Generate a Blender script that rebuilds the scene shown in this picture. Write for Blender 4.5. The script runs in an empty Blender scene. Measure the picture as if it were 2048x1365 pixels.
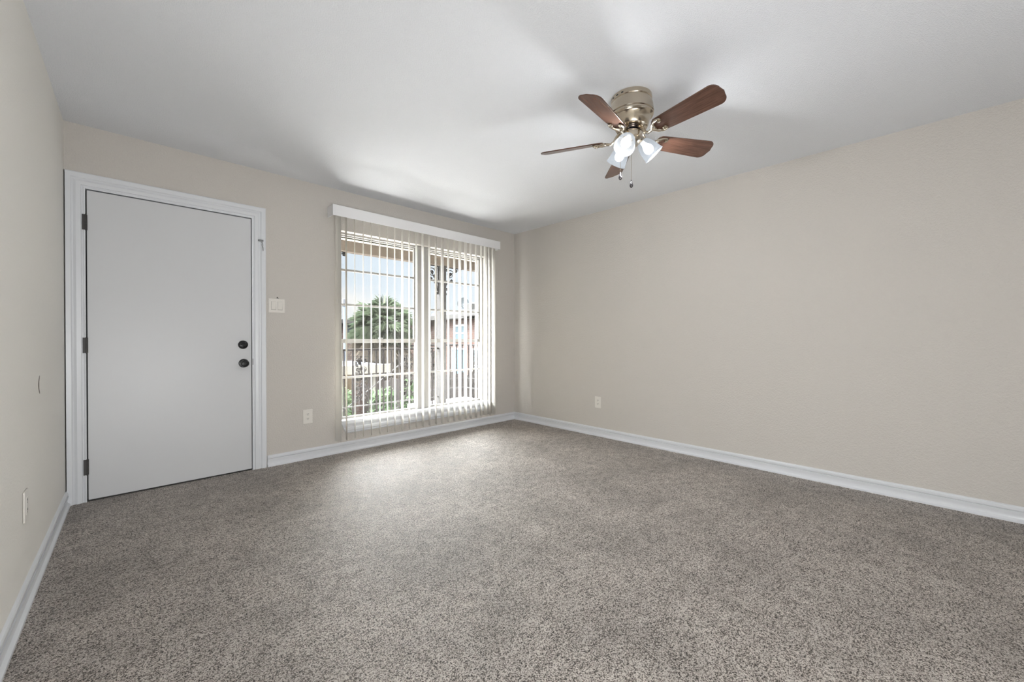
import bpy, bmesh, math, random
from mathutils import Vector, Matrix
random.seed(7)
scene = bpy.context.scene
COL = scene.collection
PI = math.pi

# ------------------------------------------------------------------ camera
FPX = 801.5
cam_d = bpy.data.cameras.new('camera')
cam_d.sensor_width = 36.0
cam_d.lens = 36.0 * FPX / 2048.0
cam_d.clip_start = 0.02
cam_d.clip_end = 500
cam = bpy.data.objects.new('camera', cam_d)
COL.objects.link(cam)
YAW = math.atan2(.695, .719)
cam.location = (0, 0, 1.062)
cam.rotation_euler = (math.radians(90 - .35), 0, -YAW)
scene.camera = cam

# ------------------------------------------------------------------ view, world, sun, daylight
vs = scene.view_settings
scene.display_settings.display_device = 'sRGB'
vs.view_transform = 'Standard'
vs.look = 'None'
vs.exposure = 0.42
vs.gamma = 1.0
vs.use_curve_mapping = False

SKY_HIGH, SKY_SUNSIDE = 19.0, 22.0
wd = bpy.data.worlds.new('sky')
scene.world = wd
wd.use_nodes = True
nt = wd.node_tree
nt.nodes.clear()
wo = nt.nodes.new('ShaderNodeOutputWorld')
bg = nt.nodes.new('ShaderNodeBackground')
tc = nt.nodes.new('ShaderNodeTexCoord')
sep = nt.nodes.new('ShaderNodeSeparateXYZ')
grad = nt.nodes.new('ShaderNodeValToRGB')
grad.color_ramp.elements[0].position = 0.0
grad.color_ramp.elements[0].color = (.88, .95, 1.0, 1)
grad.color_ramp.elements[1].position = .7
grad.color_ramp.elements[1].color = (.52, .72, 1.0, 1)
mp = nt.nodes.new('ShaderNodeMapping')
mp.inputs['Scale'].default_value = (1.0, 1.0, 2.6)
ns = nt.nodes.new('ShaderNodeTexNoise')
ns.inputs['Scale'].default_value = 3.1
ns.inputs['Detail'].default_value = 6
cr = nt.nodes.new('ShaderNodeValToRGB')
cr.color_ramp.elements[0].position = .50
cr.color_ramp.elements[1].position = .66
mx = nt.nodes.new('ShaderNodeMixRGB')
mx.inputs[2].default_value = (1, 1, 1, 1)
L = nt.links.new
L(tc.outputs['Generated'], sep.inputs[0])
L(sep.outputs['Z'], grad.inputs[0])
L(tc.outputs['Generated'], mp.inputs[0])
L(mp.outputs[0], ns.inputs['Vector'])
L(ns.outputs['Fac'], cr.inputs[0])
L(cr.outputs[0], mx.inputs[0])
L(grad.outputs[0], mx.inputs[1])
L(mx.outputs[0], bg.inputs[0])
bg.inputs[1].default_value = .75
# extra sky brightness added out of view, overhead and sunward, to light the room
bg2 = nt.nodes.new('ShaderNodeBackground')
bg2.inputs[0].default_value = (.96, .985, 1.0, 1)
hi = nt.nodes.new('ShaderNodeMapRange'); hi.interpolation_type = 'SMOOTHSTEP'
hi.inputs['From Min'].default_value = .23; hi.inputs['From Max'].default_value = .38
hi.inputs['To Min'].default_value = 0.0; hi.inputs['To Max'].default_value = SKY_HIGH
L(sep.outputs['Z'], hi.inputs['Value'])
dotn = nt.nodes.new('ShaderNodeVectorMath'); dotn.operation = 'DOT_PRODUCT'
dotn.inputs[1].default_value = (-.78, .45, .43)
L(tc.outputs['Generated'], dotn.inputs[0])
gl = nt.nodes.new('ShaderNodeMapRange'); gl.interpolation_type = 'SMOOTHSTEP'
gl.inputs['From Min'].default_value = .35; gl.inputs['From Max'].default_value = 1.0
gl.inputs['To Min'].default_value = 0.0; gl.inputs['To Max'].default_value = SKY_SUNSIDE
L(dotn.outputs['Value'], gl.inputs['Value'])
sm = nt.nodes.new('ShaderNodeMath'); sm.operation = 'ADD'
L(hi.outputs[0], sm.inputs[0]); L(gl.outputs[0], sm.inputs[1])
L(sm.outputs[0], bg2.inputs[1])
addb = nt.nodes.new('ShaderNodeAddShader')
L(bg.outputs[0], addb.inputs[0]); L(bg2.outputs[0], addb.inputs[1])
L(addb.outputs[0], wo.inputs[0])

sun_d = bpy.data.lights.new('sun', 'SUN')
sun_d.energy = 12.0
sun_d.angle = math.radians(.6)
sun_d.color = (1, .96, .9)
sun = bpy.data.objects.new('sun', sun_d)
COL.objects.link(sun)
sun.rotation_euler = Vector((-.42, .40, 1.0)).to_track_quat('Z', 'Y').to_euler()

def area(name, loc, aim, sx, sy, power, color=(1, 1, 1)):
    d = bpy.data.lights.new(name, 'AREA')
    d.shape = 'RECTANGLE'
    d.size = sx
    d.size_y = sy
    d.energy = power
    d.color = color
    o = bpy.data.objects.new(name, d)
    COL.objects.link(o)
    o.location = loc
    o.rotation_euler = (Vector(loc) - Vector(aim)).to_track_quat('Z', 'Y').to_euler()
    return o
# added fill light, unseen behind the camera, turned up at the ceiling
area('ceiling_fill_light', (.2, -1.2, .5), (1.8, 3.0, 2.44), 1.2, .6, 48, (.97, .99, 1.0))
# added light, hidden below the sill, standing in for sun off the balcony floor
area('balcony_bounce_fill', (2.33, 4.27, -.005), (2.33, 4.2699, 3), 1.75, .5, 80, (1, .99, .97))

LAMP_POWER = 8.5

# ------------------------------------------------------------------ helpers
def link(o, parent=None):
    COL.objects.link(o)
    if parent:
        o.parent = parent
    return o

class MB:
    def __init__(s):
        s.b = bmesh.new()
    def quadbox(s, c):  # 8 corners: bottom 4 ccw, top 4 ccw
        v = [s.b.verts.new(p) for p in c]
        for f in ((3, 2, 1, 0), (4, 5, 6, 7), (0, 1, 5, 4), (1, 2, 6, 5), (2, 3, 7, 6), (3, 0, 4, 7)):
            s.b.faces.new([v[i] for i in f])
        return s
    def box(s, x0, y0, z0, x1, y1, z1):
        return s.quadbox([(x0, y0, z0), (x1, y0, z0), (x1, y1, z0), (x0, y1, z0),
                          (x0, y0, z1), (x1, y0, z1), (x1, y1, z1), (x0, y1, z1)])
    def obox(s, center, ax, ay, az):
        c = Vector(center); ax = Vector(ax); ay = Vector(ay); az = Vector(az)
        return s.quadbox([c - ax - ay - az, c + ax - ay - az, c + ax + ay - az, c - ax + ay - az,
                          c - ax - ay + az, c + ax - ay + az, c + ax + ay + az, c - ax + ay + az])
    def tube(s, pts, r, seg=10, cap=True):
        pts = [Vector(p) for p in pts]
        rs = r if isinstance(r, (list, tuple)) else [r] * len(pts)
        rings = []
        t0 = (pts[1] - pts[0]).normalized()
        up = Vector((0, 0, 1)) if abs(t0.z) < .9 else Vector((1, 0, 0))
        n = t0.cross(up).normalized()
        for i, p in enumerate(pts):
            if i == 0: t = pts[1] - pts[0]
            elif i == len(pts) - 1: t = pts[-1] - pts[-2]
            else: t = pts[i + 1] - pts[i - 1]
            t.normalize()
            n = (n - t * n.dot(t))
            n = n.normalized() if n.length > 1e-6 else t.orthogonal().normalized()
            bn = t.cross(n)
            rings.append([s.b.verts.new(p + (n * math.cos(2 * PI * k / seg) + bn * math.sin(2 * PI * k / seg)) * rs[i]) for k in range(seg)])
        for a, c in zip(rings, rings[1:]):
            for k in range(seg):
                s.b.faces.new((a[k], a[(k + 1) % seg], c[(k + 1) % seg], c[k]))
        if cap:
            s.b.faces.new(rings[0][::-1]); s.b.faces.new(rings[-1])
        return s
    def lathe(s, prof, mat=Matrix.Identity(4), seg=40, cap=True):
        rings = []
        for r, z in prof:
            if r < 1e-6:
                rings.append([s.b.verts.new(mat @ Vector((0, 0, z)))])
            else:
                rings.append([s.b.verts.new(mat @ Vector((r * math.cos(2 * PI * k / seg), r * math.sin(2 * PI * k / seg), z))) for k in range(seg)])
        for a, c in zip(rings, rings[1:]):
            for k in range(seg):
                k2 = (k + 1) % seg
                if len(a) == 1 and len(c) == 1: continue
                if len(a) == 1: s.b.faces.new((a[0], c[k], c[k2]))
                elif len(c) == 1: s.b.faces.new((a[k], c[0], a[k2]))
                else: s.b.faces.new((a[k], c[k], c[k2], a[k2]))
        if cap:
            if len(rings[0]) > 1: s.b.faces.new(rings[0])
            if len(rings[-1]) > 1: s.b.faces.new(rings[-1][::-1])
        return s
    def loft(s, rings, closed_prof=True, cap=True):
        R = [[s.b.verts.new(p) for p in ring] for ring in rings]
        n = len(R[0])
        for a, c in zip(R, R[1:]):
            for k in range(n if closed_prof else n - 1):
                s.b.faces.new((a[k], a[(k + 1) % n], c[(k + 1) % n], c[k]))
        if cap:
            s.b.faces.new(R[0][::-1]); s.b.faces.new(R[-1])
        return s
    def tri(s, *p):
        s.b.faces.new([s.b.verts.new(q) for q in p]); return s
    def build(s, name, mat, parent=None, smooth=False, bevel=0, angle=35):
        me = bpy.data.meshes.new(name)
        bmesh.ops.recalc_face_normals(s.b, faces=s.b.faces)
        s.b.to_mesh(me); s.b.free()
        me.materials.append(mat)
        o = bpy.data.objects.new(name, me)
        link(o, parent)
        if bevel:
            m = o.modifiers.new('bevel', 'BEVEL'); m.width = bevel; m.segments = 2; m.limit_method = 'ANGLE'; m.angle_limit = math.radians(40)
        if smooth or bevel:
            for p in me.polygons: p.use_smooth = True
            me.set_sharp_from_angle(angle=math.radians(angle))
        return o

def tag(o, label=None, cat=None, group=None, kind=None):
    if label: o['label'] = label
    if cat: o['category'] = cat
    if group: o['group'] = group
    if kind: o['kind'] = kind
    return o
def thing(name, loc, label, cat, group=None, rz=0):
    o = bpy.data.objects.new(name, None)
    o.empty_display_size = .1
    o.location = loc
    o.rotation_euler = (0, 0, rz)
    link(o)
    return tag(o, label, cat, group)
def structure(o):
    o['kind'] = 'structure'; return o

# ------------------------------------------------------------------ materials
def mat(name, color, rough=.6, metal=0, spec=.5, **k):
    m = bpy.data.materials.new(name); m.use_nodes = True
    p = m.node_tree.nodes['Principled BSDF']
    p.inputs['Base Color'].default_value = (*color, 1)
    p.inputs['Roughness'].default_value = rough
    p.inputs['Metallic'].default_value = metal
    p.inputs['Specular IOR Level'].default_value = spec
    return m
def N(m, t): return m.node_tree.nodes.new(t)
def LK(m, a, b): m.node_tree.links.new(a, b)
def coords(m, scale=(1, 1, 1)):
    t = N(m, 'ShaderNodeTexCoord'); mpn = N(m, 'ShaderNodeMapping')
    mpn.inputs['Scale'].default_value = scale
    LK(m, t.outputs['Object'], mpn.inputs[0])
    return mpn.outputs[0]
def noise(m, vec, scale, detail=3, rough=.5, dist=0):
    n = N(m, 'ShaderNodeTexNoise')
    n.inputs['Scale'].default_value = scale
    n.inputs['Detail'].default_value = detail
    n.inputs['Roughness'].default_value = rough
    n.inputs['Distortion'].default_value = dist
    LK(m, vec, n.inputs['Vector'])
    return n.outputs['Fac']
def ramp(m, fac, stops):
    r = N(m, 'ShaderNodeValToRGB')
    e = r.color_ramp.elements
    while len(e) < len(stops): e.new(.5)
    for el, (p, c) in zip(e, stops):
        el.position = p
        el.color = (*c, 1) if isinstance(c, tuple) else (c, c, c, 1)
    LK(m, fac, r.inputs[0])
    return r.outputs[0]
def bump(m, h, strength, dist):
    b = N(m, 'ShaderNodeBump')
    b.inputs['Strength'].default_value = strength
    b.inputs['Distance'].default_value = dist
    LK(m, h, b.inputs['Height'])
    LK(m, b.outputs[0], m.node_tree.nodes['Principled BSDF'].inputs['Normal'])
def base(m, c): LK(m, c, m.node_tree.nodes['Principled BSDF'].inputs['Base Color'])

def wall_mat(name, color, strength, dist=.004, scale=95):
    m = mat(name, color, .62, spec=.35)
    v = coords(m)
    h = noise(m, v, scale, 3, .55, .4)
    h = ramp(m, h, [(.35, 0.0), (.62, 1.0)])
    bump(m, h, strength, dist)
    return m
WALL = (.585, .552, .51)
m_wall = wall_mat('orange_peel_wall_paint', WALL, .42)
m_wall_left = wall_mat('smooth_lit_wall_paint', (.82, .80, .755), .14)  # colour raised above the other walls to stand in for light on it
m_ceil = wall_mat('textured_ceiling_paint', (.775, .79, .82), .62, .0024, 150)
m_white = mat('white_trim_paint', (.70, .715, .74), .33)
m_door = mat('white_door_paint', (.62, .625, .635), .38)
m_almond = mat('almond_plastic', (.74, .71, .66), .3)
m_slot = mat('dark_slot', (.03, .03, .03), .6)
m_black = mat('black_metal', (.007, .007, .008), .30, 0, .35)
m_hinge = mat('dark_hinge_steel', (.055, .052, .05), .5, .3)
m_steel = mat('old_steel', (.25, .25, .25), .35, .9)
m_nickel = mat('brushed_nickel', (.54, .47, .375), .2, 1)
v = coords(m_nickel, (1, 1, 60)); bump(m_nickel, noise(m_nickel, v, 8, 2), .05, .002)
m_chrome_dark = mat('dark_chrome', (.16, .15, .16), .2, 1)
m_frame = mat('window_frame_paint', (.38, .37, .352), .5, spec=.3)
m_dark = mat('threshold_bronze', (.03, .027, .025), .6)

def carpet_mat():
    m = mat('speckled_beige_carpet', (.4, .36, .32), .6, spec=.08)
    v = coords(m)
    vo = N(m, 'ShaderNodeTexVoronoi'); vo.inputs['Scale'].default_value = 240
    # warp so tufts are irregular
    w = N(m, 'ShaderNodeTexNoise'); w.inputs['Scale'].default_value = 90; w.inputs['Detail'].default_value = 2
    LK(m, v, w.inputs['Vector'])
    add = N(m, 'ShaderNodeVectorMath'); add.operation = 'MULTIPLY_ADD'
    add.inputs[1].default_value = (.012, .012, .012)
    LK(m, w.outputs['Color'], add.inputs[0]); LK(m, v, add.inputs[2])
    LK(m, add.outputs[0], vo.inputs['Vector'])
    n1 = noise(m, v, 200, 3, .7, .4)
    n2 = noise(m, v, 80, 3, .6)
    ma = N(m, 'ShaderNodeMath'); ma.operation = 'MULTIPLY_ADD'; ma.inputs[1].default_value = .45
    LK(m, n2, ma.inputs[0]); LK(m, n1, ma.inputs[2])            # n1 + .45 n2
    mb = N(m, 'ShaderNodeMath'); mb.operation = 'MULTIPLY_ADD'; mb.inputs[1].default_value = -.22
    LK(m, vo.outputs['Distance'], mb.inputs[0]); LK(m, ma.outputs[0], mb.inputs[2])
    n4 = noise(m, v, 17, 4, .65, .4)
    mc = N(m, 'ShaderNodeMath'); mc.operation = 'MULTIPLY_ADD'; mc.inputs[1].default_value = .22
    LK(m, n4, mc.inputs[0]); LK(m, mb.outputs[0], mc.inputs[2])
    col = ramp(m, mc.outputs[0], [(.55, (.024, .017, .012)), (.64, (.14, .108, .083)), (.715, (.53, .46, .40)), (.81, (.90, .83, .765))])
    # pile lying one way or the other, soft footprints and vacuum marks
    n3 = noise(m, v, 2.2, 4, .6, .3)
    sh = ramp(m, n3, [(.33, .74), (.62, 1.0)])
    mul = N(m, 'ShaderNodeMixRGB'); mul.blend_type = 'MULTIPLY'; mul.inputs[0].default_value = 1
    LK(m, col, mul.inputs[1]); LK(m, sh, mul.inputs[2])
    base(m, mul.outputs[0])
    bump(m, mc.outputs[0], 1.0, .014)
    pc = m.node_tree.nodes['Principled BSDF']; pc.inputs['Coat Weight'].default_value = .95; pc.inputs['Coat IOR'].default_value = 1.6; pc.inputs['Coat Roughness'].default_value = .66
    p = m.node_tree.nodes['Principled BSDF']
    p.inputs['Sheen Weight'].default_value = .0
    p.inputs['Sheen Roughness'].default_value = .6
    return m
m_carpet = carpet_mat()

def slat_mat():
    m = mat('cream_vinyl', (.77, .755, .725), .45)
    nt = m.node_tree; p = nt.nodes['Principled BSDF']; out = nt.nodes['Material Output']
    t = N(m, 'ShaderNodeBsdfTranslucent'); t.inputs[0].default_value = (.80, .77, .71, 1)
    mi = N(m, 'ShaderNodeMixShader'); mi.inputs[0].default_value = .35
    LK(m, p.outputs[0], mi.inputs[1]); LK(m, t.outputs[0], mi.inputs[2]); LK(m, mi.outputs[0], out.inputs[0])
    return m
m_slat = slat_mat()

def glass_mat():
    m = bpy.data.materials.new('thin_window_glass'); m.use_nodes = True
    nt = m.node_tree; nt.nodes.clear()
    out = N(m, 'ShaderNodeOutputMaterial'); tr = N(m, 'ShaderNodeBsdfTransparent'); gl = N(m, 'ShaderNodeBsdfGlossy')
    tr.inputs[0].default_value = (.985, .99, .985, 1); gl.inputs['Roughness'].default_value = .02
    mi = N(m, 'ShaderNodeMixShader')
    mi.inputs[0].default_value = .035; LK(m, tr.outputs[0], mi.inputs[1]); LK(m, gl.outputs[0], mi.inputs[2]); LK(m, mi.outputs[0], out.inputs[0])
    return m
m_glass = glass_mat()

def wood_blade():
    m = mat('walnut_blade', (.2, .09, .05), .27)
    v = coords(m, (2.5, 34, 34))
    n = noise(m, v, 3.0, 5, .65, .8)
    base(m, ramp(m, n, [(.3, (.046, .021, .014)), (.52, (.088, .043, .029)), (.75, (.135, .070, .047))]))
    return m
m_blade = wood_blade()

def emit_mat(name, color, strength, diffuse=(.9, .9, .92)):
    m = mat(name, diffuse, .4)
    p = m.node_tree.nodes['Principled BSDF']
    p.inputs['Emission Color'].default_value = (*color, 1)
    p.inputs['Emission Strength'].default_value = strength
    return m
m_bulb = emit_mat('glowing_bulb', (1, .99, .97), 22)
def shade_mat():
    m = emit_mat('frosted_glass_shade', (.86, .93, 1.0), .72, (.014, .0145, .015))
    nt = m.node_tree; p = nt.nodes['Principled BSDF']; out = nt.nodes['Material Output']
    t = N(m, 'ShaderNodeBsdfTranslucent'); t.inputs[0].default_value = (.014, .0145, .015, 1)
    a = N(m, 'ShaderNodeBsdfTransparent'); a.inputs[0].default_value = (.95, .97, 1, 1)
    m1 = N(m, 'ShaderNodeMixShader'); m1.inputs[0].default_value = .5
    m2 = N(m, 'ShaderNodeMixShader'); m2.inputs[0].default_value = .22
    LK(m, p.outputs[0], m1.inputs[1]); LK(m, t.outputs[0], m1.inputs[2])
    LK(m, m1.outputs[0], m2.inputs[1]); LK(m, a.outputs[0], m2.inputs[2]); LK(m, m2.outputs[0], out.inputs[0])
    return m
m_shade = shade_mat()

def brick_mat(name, c1, c2, mortar=(.5, .47, .44), sc=1.0):
    m = mat(name, c1, .85, spec=.1)
    v = coords(m)
    b = N(m, 'ShaderNodeTexBrick')
    b.inputs['Color1'].default_value = (*c1, 1); b.inputs['Color2'].default_value = (*c2, 1); b.inputs['Mortar'].default_value = (*mortar, 1)
    b.inputs['Scale'].default_value = sc
    b.inputs['Brick Width'].default_value = .21; b.inputs['Row Height'].default_value = .075; b.inputs['Mortar Size'].default_value = .009
    # put the wall's run on U and height on V whatever way it faces
    s = N(m, 'ShaderNodeSeparateXYZ'); LK(m, v, s.inputs[0])
    a = N(m, 'ShaderNodeMath'); a.operation = 'ADD'; LK(m, s.outputs[0], a.inputs[0]); LK(m, s.outputs[1], a.inputs[1])
    c = N(m, 'ShaderNodeCombineXYZ'); LK(m, a.outputs[0], c.inputs[0]); LK(m, s.outputs[2], c.inputs[1])
    LK(m, c.outputs[0], b.inputs['Vector'])
    n = noise(m, v, 5, 4, .7)
    mul = N(m, 'ShaderNodeMixRGB'); mul.blend_type = 'MULTIPLY'; mul.inputs[0].default_value = 1
    LK(m, b.outputs['Color'], mul.inputs[1]); LK(m, ramp(m, n, [(.3, .6), (.7, 1.0)]), mul.inputs[2])
    base(m, mul.outputs[0])
    return m
m_brick = brick_mat('red_brick', (.070, .034, .026), (.095, .062, .052), (.085, .082, .08))
m_brick2 = brick_mat('weathered_brick', (.070, .038, .030), (.09, .07, .06), (.085, .082, .08))
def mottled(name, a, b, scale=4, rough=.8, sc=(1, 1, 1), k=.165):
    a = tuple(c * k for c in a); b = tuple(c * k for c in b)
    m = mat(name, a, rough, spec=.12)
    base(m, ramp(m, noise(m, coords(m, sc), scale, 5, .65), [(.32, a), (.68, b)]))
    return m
m_beam = mottled('brown_beam_paint', (.205, .168, .138), (.28, .235, .195), 3, k=.42)
m_soffit = mat('cream_soffit_paint', (.50, .46, .40), .6)
m_iron = mottled('dark_iron', (.035, .028, .03), (.075, .06, .06), 8, .5)
m_post = mottled('grey_post_paint', (.20, .195, .20), (.26, .25, .245), 4, .7)
m_deck = mottled('white_deck_paint', (.68, .67, .64), (.82, .81, .78), 6, .6, k=.75)
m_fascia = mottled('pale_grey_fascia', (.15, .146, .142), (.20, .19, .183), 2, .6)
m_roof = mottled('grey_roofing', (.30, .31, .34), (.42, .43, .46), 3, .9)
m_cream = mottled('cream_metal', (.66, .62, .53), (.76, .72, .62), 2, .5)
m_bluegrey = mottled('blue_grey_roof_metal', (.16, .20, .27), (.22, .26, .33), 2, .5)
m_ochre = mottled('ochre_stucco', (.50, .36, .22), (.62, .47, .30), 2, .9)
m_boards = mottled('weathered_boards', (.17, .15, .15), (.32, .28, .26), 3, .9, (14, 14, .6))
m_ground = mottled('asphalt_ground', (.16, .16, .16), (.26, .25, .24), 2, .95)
m_pane = mat('blue_window_pane', (.05, .07, .08), .35, spec=.06)
m_frond = mottled('palm_leaf', (.15, .24, .14), (.40, .48, .30), 6, .55)
m_frond_y = mottled('young_palm_leaf', (.34, .46, .16), (.50, .58, .26), 6, .55)
m_dead = mottled('dead_palm_leaf', (.42, .35, .28), (.62, .52, .42), 6, .9)
m_trunk = mottled('palm_bark', (.10, .08, .08), (.24, .20, .19), 12, .95)
m_leaf = mottled('bush_leaf', (.08, .17, .06), (.22, .36, .14), 5, .7)
m_stem = mottled('bush_stem', (.10, .07, .05), (.18, .13, .09), 8, .9)
m_dish = mat('grey_dish_paint', (.028, .032, .035), .8, spec=.04)
m_pole = mat('pale_blue_metal', (.075, .09, .115), .6, spec=.1)

# ------------------------------------------------------------------ room shell
W = 3.79          # inner face of the window wall
XR = 3.71         # inner face of the right wall
H = 2.44
YB = -1.62        # rear wall
T = .14
def xl(y): return -.273 - (W - y) * .0145   # inner face of the left wall, very slightly out of square
DX0, DX1, DZ = -.181, .744, 2.034           # door opening
WX0, WX1, WZ0, WZ1 = 1.447, 3.22, .29, 2.072

structure(MB().box(-.6, YB - .3, -.12, XR + .2, W, 0).build('floor', m_carpet))
structure(MB().box(-.6, YB - .3, H, XR + .2, W + .16, H + .12).build('ceiling', m_ceil))
w = MB()
w.box(-.5, W, DZ + .098, xl(W) + .012, W + T, H)
w.box(-.5, W + .10, -.1, xl(W) + .012, W + T, DZ + .098)     # slot beside the casing is open for 10 cm
w.box(-.5, W, -.1, xl(W) + .0005, W + .10, DZ + .098)
w.box(xl(W) + .012, W, -.1, DX0 - .012, W + T, H)
w.box(DX0 - .012, W, DZ + .012, DX1 + .012, W + T, H)
w.box(DX1 + .012, W, -.1, WX0, W + T, H)
w.box(WX0, W, -.1, WX1, W + T, WZ0)
w.box(WX0, W, WZ1, WX1, W + T, H)
w.box(WX1, W, -.1, XR + .15, W + T, H)
wall_back = structure(w.build('wall_back', m_wall))
structure(MB().box(XR, YB - .2, -.1, XR + .15, W, H).build('wall_right', m_wall))
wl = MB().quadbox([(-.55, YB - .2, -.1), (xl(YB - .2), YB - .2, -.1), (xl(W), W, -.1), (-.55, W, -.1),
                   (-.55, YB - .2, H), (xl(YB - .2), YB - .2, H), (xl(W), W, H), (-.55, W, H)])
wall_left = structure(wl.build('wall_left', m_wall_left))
w = MB().box(xl(YB) - .1, YB - T, 0, XR, YB, H)
structure(w.build('wall_rear', m_wall))

# small damage marks on the walls
chip = MB()
cx_, cz_ = .923, 1.405
chip.tri((cx_ - .006, W - .0012, cz_ - .006), (cx_ + .012, W - .0012, cz_ - .006), (cx_ - .002, W - .0012, cz_ + .008))
chip.tri((cx_ - .006, W - .0002, cz_ - .006), (cx_ + .012, W - .0002, cz_ - .006), (cx_ - .002, W - .0002, cz_ + .008))
tag(chip.build('paint_chip', m_dark, wall_back), 'small dark chip in the wall paint')
sc = MB()
pts = []
for i in range(13):
    a = -1 + 2 * i / 12
    zz = .847 + a * .042
    yy = 2.866 - .030 * (1 - a * a) + .008
    pts.append((xl(yy) + .0006, yy, zz))
sc.tube(pts, [.0006 + .0013 * (1 - abs(-1 + 2 * i / 12) ** 2) for i in range(13)], 6)
tag(sc.build('scuff_mark', mat('scuff_brown', (.09, .075, .06), .8), wall_left), 'thin dark crescent scuff')

# baseboards
BBP = [(0, 0), (.0225, 0), (.0225, .012), (.020, .016), (.012, .022), (.0095, .032), (.0115, .045), (.0145, .058), (.0145, .0645), (.0050, .0655), (.0050, .0695), (.0125, .0705), (.0125, .083), (.009, .089), (0, .093)]
def baseboard(name, a, b, nrm):
    n = Vector(nrm)
    a = Vector(a); b = Vector(b); d = (b - a).normalized()
    r0 = [a + n * t + Vector((0, 0, z)) for t, z in BBP]
    r1 = [b + n * t + Vector((0, 0, z)) for t, z in BBP]
    return structure(MB().loft([r0, r1]).build(name, m_white, smooth=True, angle=28))
baseboard('baseboard_back', (.844, W, 0), (XR - .0, W, 0), (0, -1, 0))
baseboard('baseboard_right', (XR, W, 0), (XR, YB, 0), (-1, 0, 0))
baseboard('baseboard_left', (xl(YB), YB, 0), (xl(W), W, 0), (1, 0, 0))
baseboard('baseboard_rear', (1.85, YB, 0), (XR, YB, 0), (0, 1, 0))

# ------------------------------------------------------------------ door, casing
CP = [(0, 0), (0, .010), (.006, .012), (.010, .009), (.016, .009), (.019, .014), (.024, .015), (.038, .017), (.050, .012), (.054, .013), (.060, .020), (.084, .022), (.0885, .019), (.0885, 0)]
rings = []
for k in range(4):
    ring = []
    for u, t in CP:
        u *= 1.09
        x = (DX0 + .0015 - u) if k < 2 else (DX1 - .004 + u)
        z = 0.0 if k in (0, 3) else DZ - .002 + u
        ring.append((x if k >= 2 else max(x, xl(W) + .006), W - t, z))
    rings.append(ring)
casing = structure(MB().loft(rings).build('trim_1', m_white, smooth=True, angle=25))
j = MB()
j.box(DX0 - .012, W + .002, 0, DX0, W + T, DZ + .012)
j.box(DX1, W + .002, 0, DX1 + .012, W + T, DZ + .012)
j.box(DX0, W + .002, DZ, DX1, W + T, DZ + .012)
j.box(DX0, W + .048, 0, DX0 + .014, W + T, DZ)
j.box(DX1 - .014, W + .048, 0, DX1, W + T, DZ)
j.box(DX0 + .014, W + .048, DZ - .014, DX1 - .014, W + T, DZ)
j.build('door_jamb', m_white, casing)
g = MB()
g.box(DX0, W + .038, 0, DX0 + .013, W + .048, DZ); g.box(DX1 - .013, W + .038, 0, DX1, W + .048, DZ); g.box(DX0 + .013, W + .038, DZ - .013, DX1 - .013, W + .048, DZ)
g.build('dark_strip', m_slot, casing)  # dark strip added behind the slab edge to paint the shade in its gap
MB().box(DX0, W + .003, -.02, DX1, W + T, .006).build('threshold', m_dark, casing)
sp = MB().box(DX1 - .0015, W - .0125, .850, DX1 + .003, W + .01, .90)
sp.build('strike_plate', m_steel, casing, bevel=.001)

door = structure(MB().box(DX0 + .0075, W + .001, .009, DX1 - .0075, W + .0378, DZ - .0075).build('door_1', m_door, bevel=.0015))
def yrot(x, y, z):   # lathe axis towards the room (-y)
    return Matrix.Translation((x, y, z)) @ Matrix.Rotation(PI / 2, 4, 'X')
dk = MB()
dk.lathe([(.0345, 0), (.0345, .004), (.031, .009), (.018, .011), (.013, .016), (.0125, .028), (.017, .034), (.025, .040), (.0285, .050), (.0275, .060), (.022, .067), (.010, .0695), (.009, .068), (0, .068)], yrot(.683, W + .001, .865))
tag(dk.build('door_knob', m_black, door, smooth=True), 'black round door knob')
db = MB()
db.lathe([(.034, 0), (.034, .006), (.030, .014), (.024, .017), (0, .018)], yrot(.679, W + .001, 1.013))
dbo = tag(db.build('deadbolt', m_black, door, smooth=True), 'black round deadbolt')
MB().obox((.679, W - .023, 1.011), (.018, 0, -.004), (0, .010, 0), (.0015, 0, .0055)).build('thumb_turn', m_black, dbo, bevel=.002)
for z in (1.815, 1.018, .226):
    h = MB()
    for k in range(5):
        z0 = z - .05 + k * .02
        h.tube([(DX0 + .002, W - .0065, z0 + .0007), (DX0 + .002, W - .0065, z0 + .0193)], .0068, 12)
    h.tube([(DX0 + .002, W - .0065, z - .054), (DX0 + .002, W - .0065, z + .054)], .0045, 10)
    h.box(DX0 - .0135, W - .0125, z - .05, DX0 + .002, W - .0095, z + .05)
    h.box(DX0 + .0045, W - .002, z - .05, DX0 + .0105, W + .0015, z + .05)
    tag(h.build('hinge', m_hinge, door, smooth=True), 'dark steel hinge')

# chain catch left on the casing
ch = thing('door_chain', (.803, W - .018, 1.86), 'short silver chain hanging from a small catch on the right door casing', 'door chain')
MB().box(-.022, -.006, -.006, .016, .004, .008).build('chain_catch', m_steel, ch, bevel=.002)
for k in range(6):
    g = MB(); zc = -.010 - k * .013; pts = []
    for q in range(13):
        a = 2 * PI * q / 12
        ox = .0045 * math.sin(a); oz = .009 * math.cos(a)
        xx = .004 + (ox if k % 2 == 0 else 0) + k * .0016
        pts.append((xx, -.009 + (ox if k % 2 else 0), zc + oz))
    g.tube(pts, .0012, 6, cap=False)
    g.build('chain_link', m_steel, ch, smooth=True)

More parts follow.
